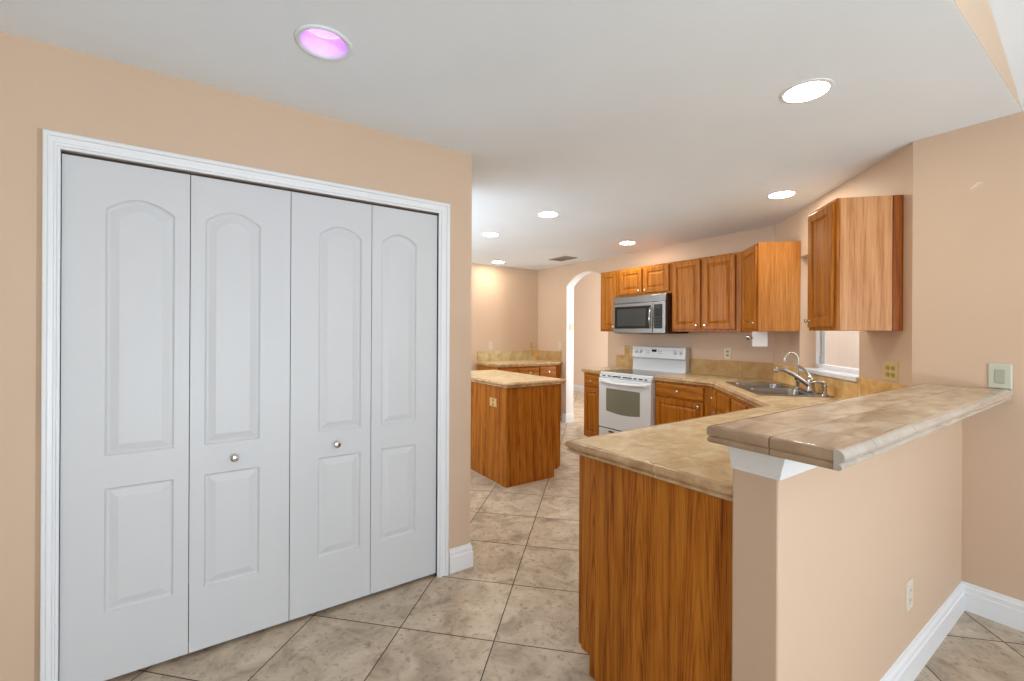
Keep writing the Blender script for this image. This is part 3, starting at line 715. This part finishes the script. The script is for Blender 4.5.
# front: control strip, door, drawer
st = B(.004, -.018, .855, RWD - .004, .02, .892).obj('vent_strip', 'enamel', r, bevel=.004)
for x0, x1 in ((.05, .10), (.135, .19), (.205, .335), (.36, .49), (.515, .56), (.585, .64), (.66, .70)):
    B(x0, -.0195, .868, x1, -.015, .882).obj('slot', 'slot', st)
dr = B(.004, -.032, .275, RWD - .004, .018, .850).obj('oven_door', 'enamel', r, bevel=.008, seg=3)
n = 12
wp = [(.125, .735), (.125, .475)] + [(.125 + (.615 - .125) * i / n, .475 - .022 * math.sin(PI * i / n)) for i in range(1, n)] + [(.615, .475), (.615, .735)]
MB().rings([[(x, y, z) for x, z in wp] for y in (-.0335, -.030)]).obj('window', 'oven_glass', dr, bevel=.0005)
hp = [Vector((.05 + .66 * i / 16, -.045 - .035 * math.sin(PI * i / 16), .815 - .012 * math.sin(PI * i / 16))) for i in range(17)]
hd = MB().tube(hp, .017, 12)
for x in (.052, .708): hd.box(x - .02, -.06, .80, x + .02, -.03, .832)
hd.obj('handle', 'enamel', dr, smooth=True)
dw = B(.004, -.026, .062, RWD - .004, .018, .262).obj('drawer', 'enamel', r, bevel=.008, seg=3)
B(.16, -.0275, .225, .60, -.024, .245).obj('pull_slot', 'slot', dw, bevel=.0008)
B(.01, .0, .262, RWD - .01, .02, .276).obj('drawer_gap', 'slot', r)

# ------------------------------------------------------------------ microwave
MD = XK - 4.038 - .002; MH = UZ + .42 - 1.372
r = thing('microwave', 'stainless over-the-range microwave with a dark window', 'microwave', (4.038, 3.756, 1.370), RZ_RANGE)
MWW = .748
tag(B(.003, .025, 0, MWW - .003, MD, MH - .002).obj('case', 'brown_case', r, bevel=.003), 'dark brown side casing')
B(.02, .04, -.002, MWW - .02, MD - .02, .001).obj('underside', 'black', r)
MB().rings([[(x, y, z) for y, z in ((.025, MH - .085), (-.012, MH - .085), (-.006, MH - .01), (.004, MH - .002), (.025, MH - .002))] for x in (0, MWW)]).obj('top_vent', 'steel', r, bevel=.002)
md = B(0, -.014, .002, .578, .025, MH - .088).obj('door', 'steel', r, bevel=.004)
B(.022, -.0165, .055, .556, -.012, MH - .125).obj('window', 'black_glass', md, bevel=.001)
B(.062, -.0175, .085, .488, -.0158, MH - .155).obj('window_mesh', 'mesh_glass', md)
hb = MB(); hb.tube([(.563, -.028, .06), (.563, -.042, .08), (.563, -.046, .17), (.563, -.042, .27), (.563, -.028, .29)], [.008, .011, .012, .011, .008], 12)
hb.obj('handle', 'chrome', md, smooth=True)
cp = B(.581, -.014, .002, MWW, .025, MH - .088).obj('control_panel', 'steel', r, bevel=.004)
B(.598, -.016, .055, .708, -.012, MH - .118).obj('key_pad', 'black', cp, bevel=.001)
B(.612, -.0168, MH - .165, .694, -.0155, MH - .135).obj('display', 'mesh_glass', cp)
for i in range(4):
    for j in range(3): B(.614 + j * .029, -.0168, .075 + i * .032, .634 + j * .029, -.0155, .093 + i * .032).obj('key', 'slot', cp)

# ------------------------------------------------------------------ paper towel bracket
r = thing('towel_bracket', 'white paper towel bracket with a chrome knob under the corner wall cabinet', 'bracket', (0, 0, 0))
m_ = MB()
ts = 1.40; q_ = rrect(.225, .345, 1.262, UZ - .0005, .008)
m_.rings([[snz(ts, a, z) for a, z in q_], [snz(ts + .016, a, z) for a, z in q_]])
m_.obj('plate', 'white_plastic', r, bevel=.002)
MX = Matrix.Translation(snz(ts + .008, .342, 1.338)) @ Vector((0, 0, 1)).rotation_difference(nd).to_matrix().to_4x4()
MB().lathe([(.014, 0), (.009, .004), (.009, .02), (.018, .026), (.022, .036), (.018, .05), (.001, .054)], 18, MX).obj('knob', 'chrome', r, smooth=True)

# ------------------------------------------------------------------ window over the sink
r = thing('window_1', 'white framed window over the sink behind the oak wall cabinet', 'window', (0, 0, 0), kind='structure')
w = MB(); a = .045
for s0, s1, z0, z1 in ((WS0, WS1, WZ0 + .02, WZ0 + .02 + a), (WS0, WS1, WZ1 - a, WZ1), (WS0, WS0 + a, WZ0 + .02, WZ1), (WS1 - .06, WS1, WZ0 + .02, WZ1), (WS0, WS1, 1.52, 1.55)):
    w.box(s0, -.165, z0, s1, -.12, z1, WALL45)
w.obj('window_frame', 'trim', r, bevel=.002)
w = MB(); w.box(WS1 - .085, -.15, WZ0 + .07, WS1 - .061, -.128, 1.52, WALL45); w.box(WS1 - .085, -.127, 1.14, WS1 - .066, -.12, 1.19, WALL45)
w.obj('sash_track', 'grey', r)
MB().box(WS0 + .02, -.146, WZ0 + .05, WS1 - .04, -.142, WZ1 - .02, WALL45).obj('pane', 'glass', r)
MB().box(WS0 + .002, -.12, WZ0 + .001, WS1 - .002, .018, WZ0 + .032, WALL45).obj('window_sill', 'marble', r, bevel=.004)

# ------------------------------------------------------------------ outlets and switches
def outlet(label, loc, rz, wd=.072, h=.116, plate='plate', ins='plate', kind='outlet', gang=1, name=None, group=None):
    r = thing(name or ('wall_outlet' if kind == 'outlet' else 'light_switch'), label, kind, loc, rz, group)
    MB().rings([[(-wd/2, 0, -h/2), (wd/2, 0, -h/2), (wd/2, 0, h/2), (-wd/2, 0, h/2)], [(-wd/2, -.004, -h/2), (wd/2, -.004, -h/2), (wd/2, -.004, h/2), (-wd/2, -.004, h/2)],
                [(-wd/2+.004, -.007, -h/2+.004), (wd/2-.004, -.007, -h/2+.004), (wd/2-.004, -.007, h/2-.004), (-wd/2+.004, -.007, h/2-.004)]]).obj('cover_plate', plate, r)
    for g in range(gang):
        cx = (g - (gang - 1) / 2) * .046
        if kind == 'outlet':
            for sz in (-1, 1):
                so = MB().rings([[(cx + .017 * math.cos(t) , y, sz * .0195 + .0135 * max(-1, min(1, 1.25 * math.sin(t)))) for t in [2 * PI * i / 20 for i in range(20)]] for y in (-.0065, -.009)]).obj('socket', ins, r)
                w = MB(); w.box(cx - .008, -.0094, sz * .0195 - .003, cx - .006, -.0088, sz * .0195 + .006); w.box(cx + .006, -.0094, sz * .0195 - .003, cx + .008, -.0088, sz * .0195 + .005)
                w.obj('slots', 'slot', so)
        else:
            B(cx - .0165, -.011, -.033, cx + .0165, -.006, .033).obj('rocker', ins, r, bevel=.002)
    return r
outlet('ivory wall outlet low on the front of the half wall', (2.277, KY0, .342), 0)
outlet('pale green-grey square switch at the end of the bar top on the right wall', (XR, .437, BZ + .061), RZ_RANGE, .078, .118, 'grey_plate', 'grey_insert', 'light switch')
outlet('almond double outlet under the wall cabinet right of the window', snz(.165, 0, 1.158), RZ_CORNER, .118, .112, 'almond', 'almond_insert', 'outlet', 2)
outlet('almond outlet above the backsplash right of the range', (XK, 2.547, 1.165), RZ_RANGE, .072, .114, 'plate', 'almond_insert')
outlet('almond outlet set on the tile patch left of the range', (XK - .011, 3.805, 1.152), RZ_RANGE, .072, .114, 'almond', 'almond_insert')
outlet('left one of the two outlets on the far wall above the corner counter', (3.52, YF, 1.165), 0, .072, .114)
outlet('tan outlet on the far wall, in the corner above the golden tiles', (4.30, YF, 1.165), 0, .072, .114, 'almond', 'almond_insert')
outlet('ivory outlet right beside the archway above the corner backsplash', (XK, 5.25, 1.17), RZ_RANGE, .072, .114)
outlet('tan outlet on the oak side panel of the island', (IX0 - .004, 3.455, .727), RZ_RANGE, .118, .075, 'tan_plate', 'almond_insert')
outlet('ivory switch inside the archway jamb', (XK + .10, AY1 - .003, 1.46), 0, .072, .114, 'plate', 'plate', 'light switch')

# scuff of filler on the right wall
m_ = MB()
for yy, zz, a, b_ in ((.535, 2.098, .010, .006), (.528, 2.103, .012, .007), (.520, 2.109, .012, .008), (.512, 2.116, .012, .011), (.504, 2.114, .009, .008)):
    m_.rings([[(XR - .0004, yy + a * math.cos(t), zz + b_ * math.sin(t) + a * .4 * math.cos(t + 2)) for t in [2 * PI * i / 14 for i in range(14)]],
              [(XR - .0012, yy + .8 * a * math.cos(t), zz + .8 * b_ * math.sin(t) + a * .35 * math.cos(t + 2)) for t in [2 * PI * i / 14 for i in range(14)]]])
tag(m_.obj('filler_patch', 'plaster'), 'small white smear of filler high on the right wall', 'wall mark')

# ------------------------------------------------------------------ ceiling lights and vent
def recessed(x, y, label, group='recessed ceiling lights'):
    r = thing('ceiling_light', label, 'ceiling light', (x, y, Zc), 0, group)
    MB().lathe([(.100, -.0005), (.099, -.003), (.092, -.005), (.082, -.004), (.082, -.0005)], 40, None, False, False).obj('trim_ring', 'trim', r, smooth=True)
    MB().lathe([(.082, -.0008), (.081, -.0035), (.001, -.004)], 40, None).obj('lens', 'lamp', r, smooth=True)
    return r
L = recessed(2.098, .862, 'lit round ceiling light nearest the bar, largest of the white ones')
for x, y, lb in ((3.50, 1.60, 'lit round ceiling light in front of the cabinet right of the window'),
                 (2.417, 3.03, 'lit round ceiling light just above the near edge of the island'),
                 (2.411, 3.996, 'lit round ceiling light above the far half of the island'),
                 (3.93, 3.46, 'lit round ceiling light over the floor in front of the microwave'),
                 (3.45, 5.49, 'lit round ceiling light closest to the far wall')):
    copy_tree(L, (x, y, Zc), 0, lb)
r = thing('ceiling_light', 'recessed ceiling light glowing violet above the closet doors', 'ceiling light', (*PUR, Zc), 0, 'recessed ceiling lights')
MB().lathe([(.098, -.0005), (.097, -.005), (.090, -.008), (.080, -.005), (.077, .0)], 40, None, False, False).obj('trim_ring', 'trim', r, smooth=True)
MB().lathe([(.0765, 0), (.072, .05), (.064, .062), (.064, .064), (.074, .05), (.0775, .0)], 40, None, False, False).obj('reflector', 'can', r, smooth=True)
MB().lathe([(.064, .058), (.001, .056)], 40, None, False, True).obj('lens', 'purple', r, smooth=True)
r = thing('ceiling_vent', 'small grey air vent in the kitchen ceiling near the archway', 'vent', (4.02, 4.70, Zc))
w = MB(); hx, hy = .115, .17
for a in ((-hx, -hy, hx, -hy + .02), (-hx, hy - .02, hx, hy), (-hx, -hy + .02, -hx + .02, hy - .02), (hx - .02, -hy + .02, hx, hy - .02)): w.box(a[0], a[1], -.010, a[2], a[3], -.0005)
w.obj('frame', 'vent', r)
B(-hx + .02, -hy + .02, -.003, hx - .02, hy - .02, -.0005).obj('backing', 'vent_dark', r)
w = MB()
for i in range(9):
    y = -hy + .035 + i * .0335; w.box(-hx + .02, y - .011, -.0085, hx - .02, y + .006, -.0055)
w.obj('slats', 'vent', r)
